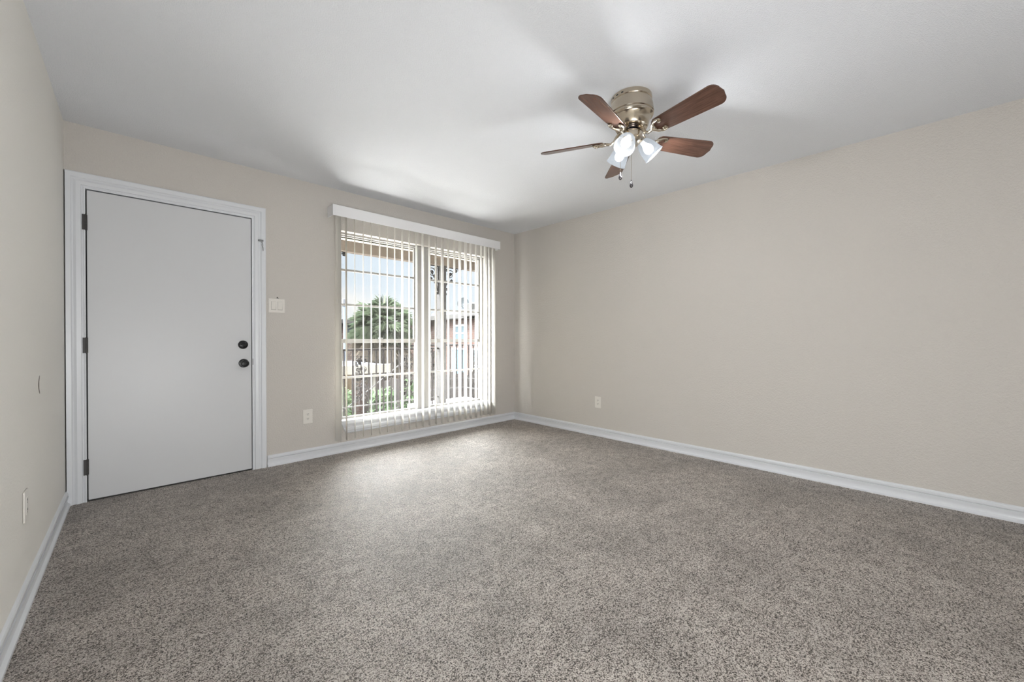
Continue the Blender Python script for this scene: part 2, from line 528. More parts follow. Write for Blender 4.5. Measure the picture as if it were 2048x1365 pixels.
# ------------------------------------------------------------------ switch and outlets
def plate_obj(name, w_, h_, m, root, d=.006):
    return MB().box(-w_ / 2, -d, -h_ / 2, w_ / 2, 0, h_ / 2).build(name, m, root, bevel=.0025)
sw = thing('light_switch', (.918, W - .0005, 1.337), 'almond double rocker light switch plate beside the white door', 'light switch')
plate_obj('switch_plate', .122, .116, m_almond, sw)
for dx in (-.024, .024):
    fr_ = MB()
    fr_.box(dx - .0173, -.0066, -.0345, dx + .0173, -.005, .0338).build('rocker_shadow', m_slot, sw)  # dark edge painted as the thin shadow round each rocker
    MB().quadbox([(dx - .0165, -.0068, -.033), (dx + .0165, -.0068, -.033), (dx + .0165, -.005, -.033), (dx - .0165, -.005, -.033),
                  (dx - .0165, -.0115, .033), (dx + .0165, -.0115, .033), (dx + .0165, -.005, .033), (dx - .0165, -.005, .033)]).build('rocker', m_almond, sw, bevel=.001)
    for dz in (-.048, .048):
        MB().lathe([(.003, 0), (.003, .001), (0, .0014)], yrot(dx, -.006, dz), 12).build('screw', m_almond, sw)
def outlet(loc, rz, label, size=(.078, .124), deco=False):
    r = thing('wall_outlet', loc, label, 'outlet', None, rz)
    plate_obj('cover_plate', *size, m_almond, r)
    if deco:
        MB().box(-.0175, -.0075, -.034, .0175, -.005, .034).build('receptacle', m_almond, r, bevel=.0015)
    for dz in (-.0195, .0195):
        if not deco:
            pts = []
            g = MB()
            rr = [(.0165 * math.cos(a), max(-.0125, min(.0125, .0165 * math.sin(a)))) for a in [2 * PI * k / 24 for k in range(24)]]
            g.loft([[(x, -.005, z + dz) for x, z in rr], [(x * .97, -.0085, z * .97 + dz) for x, z in rr]])
            g.build('receptacle', m_almond, r)
        y = -.0079 if deco else -.0091
        g = MB()
        for dx in (-.0065, .0065): g.box(dx - .0013, y, dz - .001, dx + .0013, y + .002, dz + .008)
        g.lathe([(.0026, 0), (.0026, .0012)], yrot(0, y + .0012, dz - .0072), 12)
        g.build('slots', m_slot, r)
    MB().lathe([(.003, 0), (.003, .001), (0, .0014)], yrot(0, -.006, 0), 12).build('screw', m_almond, r)
    return r
outlet((1.157, W - .0005, .375), 0, 'almond duplex outlet on the window wall between door casing and blind')
outlet((XR - .0005, 2.486, .368), -PI / 2, 'white duplex outlet low on the long right wall')
outlet((xl(2.507) + .0006, 2.507, .392), PI / 2 - .0145, 'white outlet seen edge on, low on the left wall', (.074, .122), True)

# ------------------------------------------------------------------ window
win = structure(thing('window_1', (WX0, W, WZ0), None, None))
def wp(name, m, boxes, bevel=.002, parent=None, label=None):
    g = MB()
    for b in boxes: g.box(b[0] - WX0, b[1] - W, b[2] - WZ0, b[3] - WX0, b[4] - W, b[5] - WZ0)
    o = g.build(name, m, parent or win, bevel=bevel)
    if label: o['label'] = label
    return o
F0, F1 = W + .068, W + .125
MU0, MU1 = 2.287, 2.428
wp('window_frame', m_frame, [(WX0, F0, WZ0, WX0 + .026, F1, WZ1), (WX1 - .026, F0, WZ0, WX1, F1, WZ1),
                             (WX0 + .026, F0, WZ1 - .018, WX1 - .026, F1, WZ1), (WX0 + .026, F0, WZ0, WX1 - .026, F1, WZ0 + .012)])
wp('dark_strip', mat('olive_weather_strip', (.06, .06, .035), .7), [(WX0 + .026, F1 - .004, WZ1 - .040, WX1 - .026, F1 + .004, WZ1 - .028)], 0)
wp('mullion', m_frame, [(MU0, W + .052, WZ0 + .01, MU1, F1 + .002, WZ1)])
for a, b in ((WX0 + .026, MU0), (MU1, WX1 - .026)):
    up = wp('upper_sash', m_frame, [(a, F0 + .028, 1.036, a + .018, F1 - .005, WZ1 - .018), (b - .018, F0 + .028, 1.036, b, F1 - .005, WZ1 - .018),
                                    (a + .018, F0 + .028, WZ1 - .030, b - .018, F1 - .005, WZ1 - .018), (a + .018, F0 + .028, 1.03, b - .018, F1 - .005, 1.055)], .001)
    lo = wp('lower_sash', m_frame, [(a, F0 + .004, WZ0 + .012, a + .018, F0 + .028, 1.06), (b - .018, F0 + .004, WZ0 + .012, b, F0 + .028, 1.06),
                                    (a + .018, F0 + .004, 1.018, b - .018, F0 + .028, 1.058), (a + .018, F0 + .004, WZ0 + .012, b - .018, F0 + .028, WZ0 + .024)], .001)
    for z in (1.722, 1.388):
        wp('muntin', m_frame, [(a + .016, F0 + .030, z - .010, b - .016, F0 + .048, z + .010)], .001, up)
    wp('muntin', m_frame, [(a + .016, F0 + .008, .677, b - .016, F0 + .024, .697)], .001, lo)
    wp('glass_pane', m_glass, [(a + .010, F0 + .0375, 1.04, b - .010, F0 + .0395, WZ1 - .022)], 0, up)
    wp('glass_pane', m_glass, [(a + .010, F0 + .0150, WZ0 + .016, b - .010, F0 + .0170, 1.03)], 0, lo)
    if a < 2:
        wp('sash_lock', m_steel, [((a + b) / 2 - .022, F0 + .004, 1.058, (a + b) / 2 + .022, F0 + .026, 1.070)], .002, lo)
wp('window_stool', m_white, [(WX0 - .008, W - .030, WZ0 - .024, WX1 + .035, W - .0005, WZ0 + .005), (WX0 + .0008, W - .0005, WZ0 + .0005, WX1 - .0008, F0 + .01, WZ0 + .005)], .002)
# moulded apron with returned ends
AP = [(0, -.024), (.018, -.024), (.020, -.034), (.013, -.046), (.012, -.062), (.017, -.070), (.017, -.092), (.010, -.098), (.011, -.112), (.006, -.118), (0, -.119)]
g = MB()
r0 = []; r1 = []
for t, z in AP:
    k = (-z - .024) * .42
    r0.append((.002 + k, -t, z)); r1.append((WX1 + .022 - WX0 - k * .5, -t, z))
g.loft([r0, r1]); g.build('window_apron', m_white, win, smooth=True, angle=28)

# ------------------------------------------------------------------ vertical blind
vb = thing('vertical_blind', (1.331, W, 2.16), 'open white vertical blind hanging under a white valance across the window', 'blind')
g = MB()
VX = 3.336 - 1.331
g.box(0, -.132, 0, VX, -.126, .097); g.box(0, -.126, 0, .006, 0, .097); g.box(VX - .006, -.126, 0, VX, 0, .097); g.box(.006, -.126, .091, VX - .006, 0, .097)
g.build('valance', mat('white_valance', (.80, .795, .80), .4), vb, bevel=.0015)
MB().box(.02, -.115, .045, VX - .02, -.070, .085).build('headrail', m_white, vb, bevel=.003)
# where each slat hangs and how many degrees its face is turned from edge-on to the room
slat_px = [(1.392, -14), (1.464, 12), (1.543, 18), (1.624, 19), (1.702, 20), (1.788, 19), (1.867, 21), (1.947, 21), (2.03, 14), (2.108, 20),
           (2.188, 21), (2.268, 14), (2.350, 19), (2.429, 20), (2.513, 13), (2.593, 21), (2.675, 21), (2.751, 17), (2.832, 15), (2.908, 22), (2.988, 22),
           (3.066, 23), (3.135, 12), (3.195, 23), (3.262, 9)]
WS = .089
for (x, ang) in slat_px:
    a = math.radians(ang + random.uniform(-1.2, 1.2))
    d = Vector((math.sin(a), math.cos(a), 0)); n = Vector((d.y, -d.x, 0))
    g = MB(); rr = []
    zb = .128 - 2.16 + random.uniform(-.002, .003)
    c = Vector((x - 1.331, -.088, 0))
    prof = [(-.5 + k / 6) for k in range(7)]
    front = [c + d * (WS * u) + n * (.003 * (1 - 4 * u * u)) for u in prof]
    back = [c + d * (WS * u) + n * (.003 * (1 - 4 * u * u) - .0009) for u in reversed(prof)]
    ring = front + back
    g.loft([[p + Vector((0, 0, zb)) for p in ring], [p + Vector((0, 0, .048)) for p in ring]])
    g.build('slat', m_slat, vb, smooth=True, angle=50)
wd_ = MB(); wd_.tube([(.036, -.122, .05), (.036, -.124, -.75)], .0024, 8); wd_.tube([(.036, -.124, -.75), (.036, -.124, -.78)], .0035, 8)
wd_.build('tilt_wand', m_slat, vb, smooth=True)

# ------------------------------------------------------------------ ceiling fan
FC = Vector((2.094, 1.182, H))
fan = thing('ceiling_fan', FC, 'flush mount nickel ceiling fan with five walnut blades and three lit frosted shades', 'ceiling fan')
MB().lathe([(.104, 0), (.112, -.001), (.113, -.008), (.113, -.024), (.110, -.028), (.112, -.032), (.118, -.050), (.121, -.075), (.121, -.088),
            (.123, -.091), (.123, -.096), (.119, -.099), (.120, -.103), (.120, -.109), (.114, -.112), (.108, -.115), (.104, -.120), (.099, -.145), (.094, -.163),
            (.088, -.173), (.078, -.177), (.05, -.179), (0, -.179)], seg=64).build('motor_housing', m_nickel, fan, smooth=True)
for k in range(3):
    vents = MB()
    a = math.radians(150 + k * 17)
    c = Vector((math.cos(a), math.sin(a), 0)); t = Vector((-c.y, c.x, 0))
    vents.obox(c * .1128 + Vector((0, 0, -.016)), c * .0012, t * .006, Vector((0, 0, .003)))
    vents.build('vent_slot', m_slot, fan)

MB().lathe([(.052, -.176), (.054, -.180), (.054, -.190), (.046, -.192), (.046, -.196), (.052, -.197), (.052, -.203), (0, -.203)], seg=40).build('flywheel', m_chrome_dark, fan, smooth=True)
MB().lathe([(.030, -.200), (.060, -.203), (.063, -.208), (.063, -.226), (.061, -.244), (.054, -.258), (.042, -.268), (.026, -.274), (.012, -.277), (.010, -.283), (0, -.285)], seg=48).build('switch_housing', m_nickel, fan, smooth=True)
BZ = -.232
def blade_outline():
    # half widths along the blade, root r=.165 to tip r=.533
    r0, r1 = .158, .537
    pts = []
    def hw(r): return .047 + (.066 - .047) * ((r - r0) / (r1 - r0)) ** .85
    n = 18
    up = []
    for i in range(n + 1):
        r = r0 + (r1 - .045 - r0) * i / n + (.02 if i == 0 else 0)
        r = r0 + .02 + (r1 - .045 - r0 - .02) * i / n
        up.append((r, hw(r)))
    root = [(r0, .0), (r0, .026), (r0 + .006, .038)]
    tip = []
    hwt = hw(r1 - .045)
    for i in range(1, 8):
        a = PI / 2 * i / 7
        tip.append((r1 - .045 + .040 * math.sin(a), hwt - .040 + .040 * math.cos(a)))
    tip.append((r1 + .001, 0))
    half = root + up + tip
    other = [(r, -w_) for r, w_ in reversed(half) if w_ > 1e-5]
    return half + other
OUT = blade_outline()
PITCH = math.radians(19)
for k in range(5):
    az = math.radians(-172.9 + 72 * k)
    # local frame: +x outwards; the side at azimuth -90 deg sits higher
    Mx = Matrix.Rotation(az, 4, 'Z') @ Matrix.Translation((0, 0, BZ)) @ Matrix.Rotation(-PITCH, 4, 'X')
    g = MB()
    g.loft([[Vector((x, y, -.0028)) for x, y in OUT], [Vector((x, y, .0028)) for x, y in OUT]])
    b = g.build('fan_blade', m_blade, fan, bevel=.0012)
    b.matrix_local = Mx
    # scrolled blade iron: arm from flywheel then a split into two curls under the blade
    g = MB()
    dz = .045
    inv = Mx.inverted() @ Matrix.Rotation(az, 4, 'Z')
    arm = [inv @ Vector(p) for p in [(.050, 0, -.186), (.068, 0, -.192), (.084, 0, -.212), (.098, 0, -.236), (.116, 0, -.246), (.134, 0, -.242)]]
    g.tube(arm + [Vector((.150, 0, -.0075))], [.010, .009, .0085, .008, .008, .009, .0085], 10)
    for sgn in (-1, 1):
        cur = []
        for q in range(9):
            t = q / 8
            cur.append(Vector((.145 + .052 * t, sgn * (.004 + .037 * math.sin(t * PI / 2)), -.0085)))
        # end curl
        cc = Vector((.205, sgn * .030, -.0085))
        for q in range(9):
            a = PI / 2 - q / 8 * PI * 1.35
            rad = .0115 - .0045 * q / 8
            cur.append(cc + Vector((rad * math.cos(a), sgn * rad * math.sin(a), 0)))
        g.tube(cur, [.0085] * 5 + [.0065] * 4 + [.0055] * 9, 8)
        g.lathe([(0, -.006), (.0062, -.005), (.0075, 0), (.0062, .005), (0, .006)], Matrix.Translation(cc + Vector((0, 0, -.003))), 14)
    # cross bridge closing the scroll
    g.tube([Vector((.166, s_ * .030, -.0085)) for s_ in (-1, -.5, 0, .5, 1)], .0035, 8)
    ir = g.build('blade_iron', m_nickel, fan, smooth=True)
    ir.matrix_local = Mx
# three lamps
TILT = math.radians(47)
for k in range(3):
    az = math.radians(-167 + 120 * k)
    d = Vector((math.cos(az) * math.cos(TILT), math.sin(az) * math.cos(TILT), -math.sin(TILT)))
    start = Vector((math.cos(az) * .040, math.sin(az) * .040, -.232))
    q = d.to_track_quat('Z', 'Y').to_matrix().to_4x4()
    Mt = Matrix.Translation(start) @ q
    MB().lathe([(.012, -.008), (.016, 0), (.021, .004), (.022, .020), (.027, .023), (.0275, .030), (.024, .032), (0, .032)], Mt, 28).build('lamp_holder', m_nickel, fan, smooth=True)
    prof_o = [(r_ * .93, z_ * .93) for r_, z_ in [(.0235, .020), (.027, .026), (.037, .040), (.047, .060), (.0535, .085), (.0575, .112), (.0610, .134), (.0635, .141)]]
    prof_i = [(r - .0028, z + .0005) for r, z in prof_o[::-1]]
    gs = MB().lathe(prof_o + prof_i, Mt, 44, cap=False)
    sh_ = gs.build('lamp_shade', m_shade, fan, smooth=True, angle=60)
    bb = MB(); bb.lathe([(.012, .030), (.013, .045), (.018, .056), (.0245, .068), (.0275, .082), (.0255, .096), (.018, .107), (.008, .1115), (0, .112)], Mt, 28)
    bo = bb.build('light_bulb', m_bulb, sh_, smooth=True)
    pd = bpy.data.lights.new('bulb_light', 'POINT'); pd.energy = LAMP_POWER; pd.color = (.97, .985, 1); pd.shadow_soft_size = .03
    po = bpy.data.objects.new('bulb_light', pd); link(po, fan); po.location = start + d * .127
# pull chains
Rv = Vector((math.cos(YAW), -math.sin(YAW), 0)); Fv = Vector((math.sin(YAW), math.cos(YAW), 0))
for off, fw, z0, z1 in ((-.063, .0, -.262, -.462), (-.004, -.015, -.278, -.512)):
    base_p = Rv * off + Fv * fw
    g = MB()
    p0 = base_p + Vector((0, 0, z0)); p1 = base_p + Vector((0, 0, z1 + .03))
    g.tube([p0, p1], .0011, 6)
    nb = 40
    for i in range(nb):
        c = p0.lerp(p1, i / (nb - 1))
        g.lathe([(0, -.0015), (.0016, 0), (0, .0015)], Matrix.Translation(c), 6)
    c_ = g.build('pull_chain', m_nickel, fan)
    g = MB(); g.lathe([(0, .034), (.0025, .032), (.003, .026), (.0075, .013), (.0098, .003), (.0085, -.006), (.004, -.011), (0, -.012)], Matrix.Translation(base_p + Vector((0, 0, z1 + .006))), 20)
    tag(g.build('chain_pendant', m_chrome_dark, c_, smooth=True), 'dark teardrop pendant')

# ------------------------------------------------------------------ outside: porch and balcony
D0 = W + T
structure(MB().box(-1.5, D0, -.14, 4.56, 4.93, -.02).build('balcony_deck', m_deck))
bd = MB()
for i in range(9):
    y = 4.935 + i * .115
    bd.box(3.36, y, -.14, 4.56, y + .108, -.02)
structure(bd.build('landing_boards', m_deck))
structure(MB().box(-1.5, D0, 2.235, 4.9, 5.05, 2.33).build('porch_ceiling', m_soffit))
beam = tag(MB().box(-1.5, 4.82, 2.105, 4.9, 4.92, 2.235).build('porch_beam', m_beam, bevel=.004), 'long brown porch beam above the balcony, resting on the posts', 'beam')

def rosette(g, c, u, v_, n, s_):
    for k in range(5):
        a = 2 * PI * k / 5 + .3
        p = Vector(c) + (Vector(u) * math.cos(a) + Vector(v_) * math.sin(a)) * s_ * .62
        uu = Vector(u) * s_ * .42; vv = Vector(v_) * s_ * .42; nn = Vector(n) * .006
        g.loft([[p + uu * math.cos(q) + vv * math.sin(q) - nn for q in [2 * PI * w_ / 7 for w_ in range(7)]],
                [p + uu * math.cos(q) + vv * math.sin(q) + nn for q in [2 * PI * w_ / 7 for w_ in range(7)]]])
def scroll(g, c, u, v_, r, turns, r_end, tube=.007, a0=0, sg=1):
    pts = []
    n = int(18 * turns)
    for i in range(n + 1):
        t = i / n
        a = a0 + sg * t * turns * 2 * PI
        rad = r + (r_end - r) * t
        pts.append(Vector(c) + (Vector(u) * math.cos(a) + Vector(v_) * math.sin(a)) * rad)
    g.tube(pts, tube, 6)

def post(x, y, label, sides=(-1, 1)):
    r = thing('porch_post', (x, y, -.02), label, 'post', 'porch posts')
    MB().box(-.05, -.05, 0, .05, .05, 2.125).build('post_shaft', m_post, r, bevel=.004)
    MB().box(-.062, -.062, 0, .062, .062, .09).build('post_foot', m_post, r, bevel=.004)
    for s_ in sides:
        g = MB()
        u = Vector((s_, 0, 0)); z = Vector((0, 0, 1)); n = Vector((0, 1, 0))
        g.tube([Vector((s_ * .056, 0, 2.118)), Vector((s_ * .36, 0, 2.118))], .007, 6)
        g.tube([Vector((s_ * .058, 0, 2.118)), Vector((s_ * .058, 0, 1.72))], .007, 6)
        arc = [Vector((s_ * (.34 - .27 * math.sin(t)), 0, 2.10 - .34 * (1 - math.cos(t)))) for t in [PI / 2 * k / 12 for k in range(13)]]
        g.tube(arc, .006, 6)
        scroll(g, (s_ * .155, 0, 2.02), u, z, .070, 1.4, .02, .006)
        scroll(g, (s_ * .10, 0, 1.89), u, z, .040, 1.3, .012, .006)
        for (a, b, q) in ((.155, 2.02, .022), (.25, 2.085, .026), (.33, 2.095, .024), (.095, 2.08, .024), (.10, 1.89, .018), (.09, 1.80, .022), (.175, 1.93, .024), (.12, 1.965, .018), (.075, 1.73, .018)):
            rosette(g, (s_ * a, 0, b), u, z, n, q)
        g.build('scroll_bracket', m_iron, r)
    return r
post(3.29, 4.87, 'grey porch post with iron scroll brackets, in view through the right window pane')
post(1.57, 4.87, 'grey porch post left of the window view, only its bracket tip showing', (-1, 1))

def railing(a, b, label, nb, panels=(), top=.93, bot=.235, extra=()):
    a = Vector(a); b = Vector(b); L_ = (b - a).length; d = (b - a).normalized()
    r = thing('balcony_railing', a, label, 'railing', None, math.atan2(d.y, d.x))
    zf = -.02
    MB().box(0, -.018, top - .012, L_, .018, top + .014).build('top_rail', m_iron, r, bevel=.003)
    MB().box(0, -.010, bot - .010, L_, .010, bot + .008).build('bottom_rail', m_post, r)
    for z in extra: MB().box(0, -.009, z - .007, L_, .009, z + .007).build('middle_rail', m_post, r)
    st = L_ / nb
    for i in range(nb + 1):
        x = min(max(i * st, .01), L_ - .01)
        foot = i % 2 == 0
        MB().box(x - .0075, -.0075, (zf if foot else bot), x + .0075, .0075, top - .01).build('baluster', m_iron, r)
    for i in panels:
        x0 = i * st + .012; w_ = st * 1 - .024
        g = MB(); u = Vector((1, 0, 0)); z = Vector((0, 0, 1)); n = Vector((0, 1, 0))
        rnd = random.Random(i)
        for row in range(5):
            zc = .33 + row * .115
            for col_ in range(2):
                xc = x0 + w_ * (.27 + .46 * col_)
                scroll(g, (xc, 0, zc), u, z, .040, 1.25, .012, .0045, rnd.uniform(0, 6), 1 if (row + col_) % 2 else -1)
                rosette(g, (xc + rnd.uniform(-.015, .015), 0, zc + .05), u, z, n, rnd.uniform(.018, .026))
        g.tube([Vector((x0, 0, .84)), Vector((x0 + w_, 0, .84))], .005, 6)
        g.tube([Vector((x0 + w_ * .5, 0, .24)), Vector((x0 + w_ * .45, 0, .5)), Vector((x0 + w_ * .58, 0, .84))], .006, 6)
        for q in range(34):
            rosette(g, (x0 + rnd.uniform(.02, w_ - .02), 0, rnd.uniform(.28, .82)), u, z, n, rnd.uniform(.012, .022))
        g.build('scroll_panel', m_iron, r)
    return r
# near rail x positions follow the photograph: bars every 10 cm, a scroll panel filling a wider bay
def near_rail():
    Y = 4.87
    XA = 1.635; a = Vector((XA, Y, 0)); X1 = 3.235
    r = thing('balcony_railing', a, 'dark iron balcony railing nearest the window, running left of the grey post', 'railing')
    L_ = X1 - XA
    MB().box(0, -.020, .910, L_, .020, .934).build('top_rail', m_iron, r, bevel=.003)
    MB().box(0, -.011, .222, L_, .011, .236).build('bottom_rail', m_post, r)
    for x in (1.70, 1.79, 1.895, 2.003, 2.205, 2.303, 2.402, 2.509, 2.625, 2.847, 2.945, 3.042, 3.135):
        MB().box(x - XA - .0075, -.0075, -.02, x - XA + .0075, .0075, .912).build('baluster', m_iron, r)
    for (p0, p1) in ((2.015, 2.195), (2.64, 2.835)):
        g = MB(); u = Vector((1, 0, 0)); z = Vector((0, 0, 1)); n = Vector((0, 1, 0)); w_ = p1 - p0; x0 = p0 - XA
        rnd = random.Random(int(p0 * 100))
        for row in range(5):
            for c_ in range(2):
                scroll(g, (x0 + w_ * (.27 + .46 * c_), 0, .33 + row * .115), u, z, .040, 1.25, .012, .0045, rnd.uniform(0, 6), 1 if (row + c_) % 2 else -1)
                rosette(g, (x0 + w_ * (.27 + .46 * c_), 0, .38 + row * .115 - .05), u, z, n, rnd.uniform(.018, .026))
        for q in range(44): rosette(g, (x0 + rnd.uniform(.02, w_ - .02), 0, rnd.uniform(.28, .82)), u, z, n, rnd.uniform(.012, .022))
        g.tube([Vector((x0 + .0, 0, .84)), Vector((x0 + w_, 0, .84))], .005, 6)
        g.tube([Vector((x0 + w_ * .35, 0, .24)), Vector((x0 + w_ * .6, 0, .5)), Vector((x0 + w_ * .45, 0, .84))], .006, 6)
        g.build('scroll_panel', m_iron, r)
near_rail()
railing((3.36, 5.93, 0), (4.47, 5.93, 0), 'dark iron railing on the far edge of the sunlit landing, behind the post', 8, (3,), extra=(.34,), bot=.17, top=.945)
railing((4.50, 5.93, 0), (4.50, 3.98, 0), 'dark iron railing on the right side of the sunlit landing', 14, (2, 9), extra=(.34,), bot=.17, top=.945)

# staircase going down to the left from the landing
stc = thing('staircase', (3.34, 5.42, -.14), 'outdoor staircase descending left from the landing behind the railing', 'stairs')
for k in range(15):
    MB().box(-.27 * (k + 1), -.42, -.19 * (k + 1) - .02, -.27 * k + .0, .42, -.19 * (k + 1) + .02).build('tread', m_deck, stc)
for y in (-.45, .45):
    a = Vector((0, y, -.02)); b = Vector((-.27 * 14.5, y, -.19 * 14.5 - .02))
    dd = (b - a) / 2; nn = Vector((-.19, 0, .27)).normalized() * .11
    MB().obox((a + b) / 2 - Vector((0, 0, .12)), dd, Vector((0, .02, 0)), nn).build('stringer', m_post, stc)
for zt, rr in ((.88, .011), (.22, .008)):
    MB().tube([(0, .50, zt), (-.27 * 14, .50, zt - .19 * 14)], rr, 8).build('handrail', m_post, stc)
for k in range(10):
    x = -.15 - k * .38
    zt = x * .19 / .27
    MB().box(x - .007, .493, zt - .02, x + .007, .507, zt + .88).build('baluster', m_iron, stc)

# ------------------------------------------------------------------ outside: neighbourhood
GZ = -2.8
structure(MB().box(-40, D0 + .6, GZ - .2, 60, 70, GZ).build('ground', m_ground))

def at(px, py, axis, v):
    th = math.radians(.35)
    F = Fv * math.cos(th) - Vector((0, 0, 1)) * math.sin(th)
    U = Rv.cross(F)
    ray = F + Rv * (px - 1024) / FPX - U * (py - 682.5) / FPX
    C = Vector((0, 0, 1.062)); t = (v - C[axis]) / ray[axis]
    return C + ray * t

# brick building on the right, its long side facing left
bl = thing('brick_building', (8, 6, GZ), 'red brick building with pale grey fascia, right behind the landing', 'building')
BH = 1.72 - GZ
MB().box(0, 0, 0, 7, 18, BH).build('brick_wall', m_brick, bl)
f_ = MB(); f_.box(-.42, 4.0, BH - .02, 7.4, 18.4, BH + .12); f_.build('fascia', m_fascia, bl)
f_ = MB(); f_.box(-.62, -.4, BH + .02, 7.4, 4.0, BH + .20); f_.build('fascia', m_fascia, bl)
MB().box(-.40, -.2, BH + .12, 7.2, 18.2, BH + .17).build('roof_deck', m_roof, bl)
def bwin(y0, y1, z0, z1):
    g = MB()
    g.box(-.04, y0 - 6, z0 - GZ, .03, y0 - 6 + .05, z1 - GZ); g.box(-.04, y1 - 6 - .05, z0 - GZ, .03, y1 - 6, z1 - GZ)
    g.box(-.04, y0 - 6 + .05, z0 - GZ, .03, y1 - 6 - .05, z0 - GZ + .05); g.box(-.04, y0 - 6 + .05, z1 - GZ - .05, .03, y1 - 6 - .05, z1 - GZ)
    g.box(-.04, y0 - 6 + .05, (z0 + z1) / 2 - GZ - .02, .03, y1 - 6 - .05, (z0 + z1) / 2 - GZ + .02)
    o = g.build('window', m_frame, bl)
    MB().box(-.02, y0 - 6 + .04, z0 - GZ + .04, .0, y1 - 6 - .04, z1 - GZ - .04).build('pane', m_pane, o)
bwin(10.35, 11.05, .95, 1.52); bwin(12.5, 13.3, -.1, 1.3); bwin(9.4, 10.1, -.3, .75); bwin(10.4, 11.2, -1.2, .75); bwin(14.4, 15.6, .2, 1.3)
MB().box(-.03, 9.3 - 6, .8 - GZ, .02, 9.45 - 6, 1.6 - GZ).build('shutter', m_fascia, bl)

# satellite dish, vents on that roof
p = at(927, 608, 0, 8.6)
sd = thing('satellite_dish', (p.x, p.y, 1.90), 'grey satellite dish on the brick building roof', 'satellite dish')
q = Vector((-.80, -.55, .18)).to_track_quat('Z', 'Y').to_matrix().to_4x4()
zc = p.z - 1.90
g = MB()
g.lathe([(0, 0), (.08, .006), (.16, .026), (.215, .05), (.213, .054), (.158, .030), (.08, .010), (0, .004)], Matrix.Translation((0, 0, zc)) @ q, 32)
g.build('dish', m_dish, sd, smooth=True)
MB().tube([(.02, 0, .0), (.02, 0, zc - .1), (0, 0, zc)], .018, 8).build('mast', m_steel, sd)
MB().tube([(0, 0, zc - .16), (-.25, -.17, zc - .05)], .01, 6).build('feed_arm', m_steel, sd)
p = at(948, 618, 0, 8.4)
ac = thing('rooftop_unit', (p.x, p.y, 1.895), 'pale grey rooftop air conditioning box right of the dish', 'air conditioner')
MB().box(-.25, -.18, 0, .25, .18, p.z - 1.895 + .16).build('cabinet', m_fascia, ac, bevel=.01)
MB().lathe([(.13, 0), (.13, .03), (0, .035)], Matrix.Translation((0, 0, p.z - 1.895 + .16)), 20).build('fan_grille', m_steel, ac)
p = at(863, 625, 0, 8.8)
vt = thing('roof_vents', (p.x, p.y, 1.89), 'small cluster of thin roof vent pipes left of the porch post', 'vent pipes')
for i, (dx, dy, hh) in enumerate(((0, .35, .26), (.05, 0, .14), (0, -.25, .20), (.1, -.40, .12))):
    MB().tube([(dx, dy, 0), (dx, dy, hh), (dx, dy - .06, hh + .03)], .018, 8).build('pipe', m_steel, vt)

# brick building on the left
b2 = thing('brick_building', (-6, 15, GZ), 'low brown brick building at far left behind the palm tree', 'building')
MB().box(0, 0, 0, 12.6, 7, 1.62 - GZ).build('brick_wall', m_brick2, b2)
MB().box(-.3, -.3, 1.62 - GZ, 12.9, 7.3, 1.76 - GZ).build('fascia', m_fascia, b2)
g = MB()
for k in range(9): g.box(11.85, -.06, 1.0 - GZ + k * .065, 12.45, -.01, 1.04 - GZ + k * .065)
g.box(11.83, -.03, .98 - GZ, 12.47, 0, 1.6 - GZ); g.build('louvre_panel', m_bluegrey, b2)

# utility pole
p = at(689.5, 640, 1, 12)
up_ = thing('utility_pole', (p.x, p.y, GZ), 'pale blue grey pole with a dark box on top at the left window edge', 'pole')
MB().tube([(0, 0, 0), (0, 0, 2.05 - GZ)], .045, 12).build('pole_shaft', m_pole, up_, smooth=True)
MB().box(-.07, -.06, 2.02 - GZ, .06, .06, 2.24 - GZ).build('junction_box', m_roof, up_, bevel=.01)

# carport
cp = thing('carport', (-2, 9, GZ), 'cream edged flat carport roof with blue grey top behind the railing', 'carport')
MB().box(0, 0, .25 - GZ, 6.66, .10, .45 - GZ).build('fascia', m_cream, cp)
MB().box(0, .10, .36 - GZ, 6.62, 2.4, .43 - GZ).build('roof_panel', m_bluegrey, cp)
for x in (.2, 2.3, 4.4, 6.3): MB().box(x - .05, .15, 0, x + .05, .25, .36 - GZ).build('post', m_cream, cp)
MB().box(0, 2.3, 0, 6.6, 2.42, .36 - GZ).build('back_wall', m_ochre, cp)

# tall board wall
fw = thing('board_fence', (4.05, 8.2, GZ), 'tall weathered grey board fence behind the near railing', 'fence')
rnd = random.Random(3)
for k in range(22):
    x = k * .145; h_ = 3.0 + rnd.uniform(-.10, .06)
    MB().box(x, 0, 0, x + .135, .025, h_).build('board', m_boards, fw)
for z in (.4, 1.6, 2.7): MB().box(0, .025, z, 3.2, .07, z + .09).build('fence_rail', m_boards, fw)

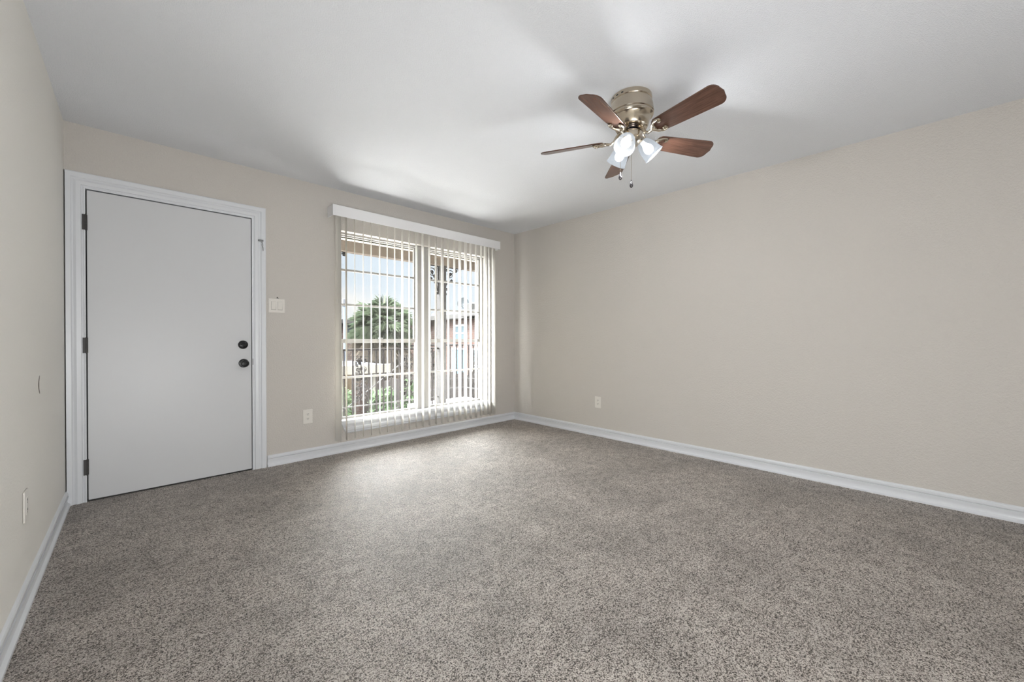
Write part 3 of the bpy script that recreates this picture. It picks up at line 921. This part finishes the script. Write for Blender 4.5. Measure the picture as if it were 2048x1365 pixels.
# palm tree
PP = at(765, 640, 1, 13.0)
palm = thing('palm_tree', (PP.x, PP.y, GZ), 'fan palm with green crown and brown skirt of dead fronds', 'palm tree')
ctop = 1.55 - GZ
g = MB(); pts = []; rs = []
for k in range(30):
    t = k / 29
    pts.append((.05 * math.sin(t * 3), 0, t * ctop)); rs.append(.17 + (.02 if k % 2 else 0) + .05 * t)
g.tube(pts, rs, 12); g.build('trunk', m_trunk, palm)
def frond(g, base_, az, el, plen, flen, spread=1.15, nl=26, droop=.5):
    d = Vector((math.cos(az) * math.cos(el), math.sin(az) * math.cos(el), math.sin(el)))
    side = Vector((-math.sin(az), math.cos(az), 0)); upv = d.cross(side) * -1
    hub = base_ + d * plen - Vector((0, 0, .08 * plen))
    g.tube([base_, base_ + d * plen * .5 + Vector((0, 0, .02)), hub], [.014, .010, .008], 4, cap=False)
    for i in range(nl):
        a = (-1 + 2 * i / (nl - 1)) * spread
        ld = (d * math.cos(a) + side * math.sin(a)).normalized()
        ln = flen * (1 - .18 * abs(a)) * rnd.uniform(.9, 1.08)
        mid = hub + ld * ln * .55 + Vector((0, 0, .03 * ln))
        tip = hub + ld * ln - Vector((0, 0, droop * ln * rnd.uniform(.3, .8)))
        wv = ld.cross(upv).normalized() * .009
        v0 = g.b.verts.new(hub); v1 = g.b.verts.new(mid + wv); v2 = g.b.verts.new(tip); v3 = g.b.verts.new(mid - wv)
        g.b.faces.new((v0, v1, v2)); g.b.faces.new((v0, v2, v3))
ct = Vector((0, 0, ctop))
g = MB()
for k in range(95):
    az = rnd.uniform(0, 2 * PI); el = rnd.uniform(-.55, 1.1)
    frond(g, ct, az, el, rnd.uniform(.40, .66), rnd.uniform(.50, .80), droop=.5)
g.build('green_fronds', m_frond, palm)
g = MB()
for k in range(26):
    frond(g, ct + Vector((0, 0, .05)), rnd.uniform(0, 2 * PI), rnd.uniform(.75, 1.3), rnd.uniform(.35, .5), rnd.uniform(.35, .5), droop=.15)
frond(g, ct, 0, 1.5, .6, .45, .15, 6, 0)
g.build('young_fronds', m_frond_y, palm)
g = MB()
for k in range(110):
    frond(g, ct - Vector((0, 0, rnd.uniform(.1, .8))), rnd.uniform(0, 2 * PI), rnd.uniform(-1.2, -.35), rnd.uniform(.4, .65), rnd.uniform(.5, .8), .8, 14, .9)
g.build('dead_fronds', m_dead, palm)

# tall bushes beyond the railing
def bush(x, y, top, rad, label, seed):
    r = thing('bush', (x, y, GZ), label, 'bush', None)
    q = random.Random(seed); g = MB()
    for k in range(2600):
        zc = q.uniform(.2, top - GZ)
        t = zc / (top - GZ); rr = rad * (1 - .45 * max(0, t - .6) / .4) * math.sqrt(q.uniform(.35, 1))
        a = q.uniform(0, 2 * PI)
        c = Vector((rr * math.cos(a), rr * math.sin(a), zc + q.uniform(-.05, .05)))
        d1 = Vector((q.uniform(-1, 1), q.uniform(-1, 1), q.uniform(-.6, .9))).normalized(); d2 = d1.orthogonal().normalized()
        s1 = q.uniform(.04, .075); s2 = s1 * .42
        vv = [g.b.verts.new(c + p_) for p_ in (-d1 * s1, d2 * s2, d1 * s1, -d2 * s2)]
        g.b.faces.new(vv)
    g.build('foliage', m_leaf, r)
    g = MB()
    for k in range(5):
        a = k * 1.26
        g.tube([(0.05 * math.cos(a), .05 * math.sin(a), 0), (rad * .4 * math.cos(a), rad * .4 * math.sin(a), (top - GZ) * .5), (rad * .6 * math.cos(a), rad * .6 * math.sin(a), (top - GZ) * .9)], [.03, .02, .008], 6)
    g.build('stems', m_stem, r)
bush(2.60, 6.95, .18, .36, 'tall green bush lowest left in the window, behind the stairs', 1)
bush(3.40, 6.95, .10, .36, 'tall green bush behind the first scroll panel of the near railing', 2)
bush(4.18, 7.2, .20, .36, 'tall green bush in front of the grey board fence', 4)

# distant tree line and houses so the horizon is not bare
far = thing('tree_row', (2, 40, GZ), 'distant low green trees on the horizon behind the palm', 'trees')
g = MB(); q = random.Random(9)
for k in range(6000):
    x = q.uniform(-30, 45); c = Vector((x, q.uniform(-2, 2), q.uniform(0, 3.2 + .6 * math.sin(x * .5) + .4 * math.sin(x * 1.7))))
    d1 = Vector((q.uniform(-1, 1), q.uniform(-1, 1), q.uniform(-1, 1))).normalized(); d2 = d1.orthogonal().normalized()
    s1 = q.uniform(.2, .45)
    g.b.faces.new([g.b.verts.new(c + p_) for p_ in (-d1 * s1, d2 * s1 * .6, d1 * s1, -d2 * s1 * .6)])
fo = g.build('foliage', m_leaf, far)
g = MB()
for k in range(14): g.tube([(-28 + k * 5.2, 0, 0), (-28 + k * 5.2, 0, 2.6)], .15, 6)
g.build('trunks', m_stem, far)
far['kind'] = 'stuff'
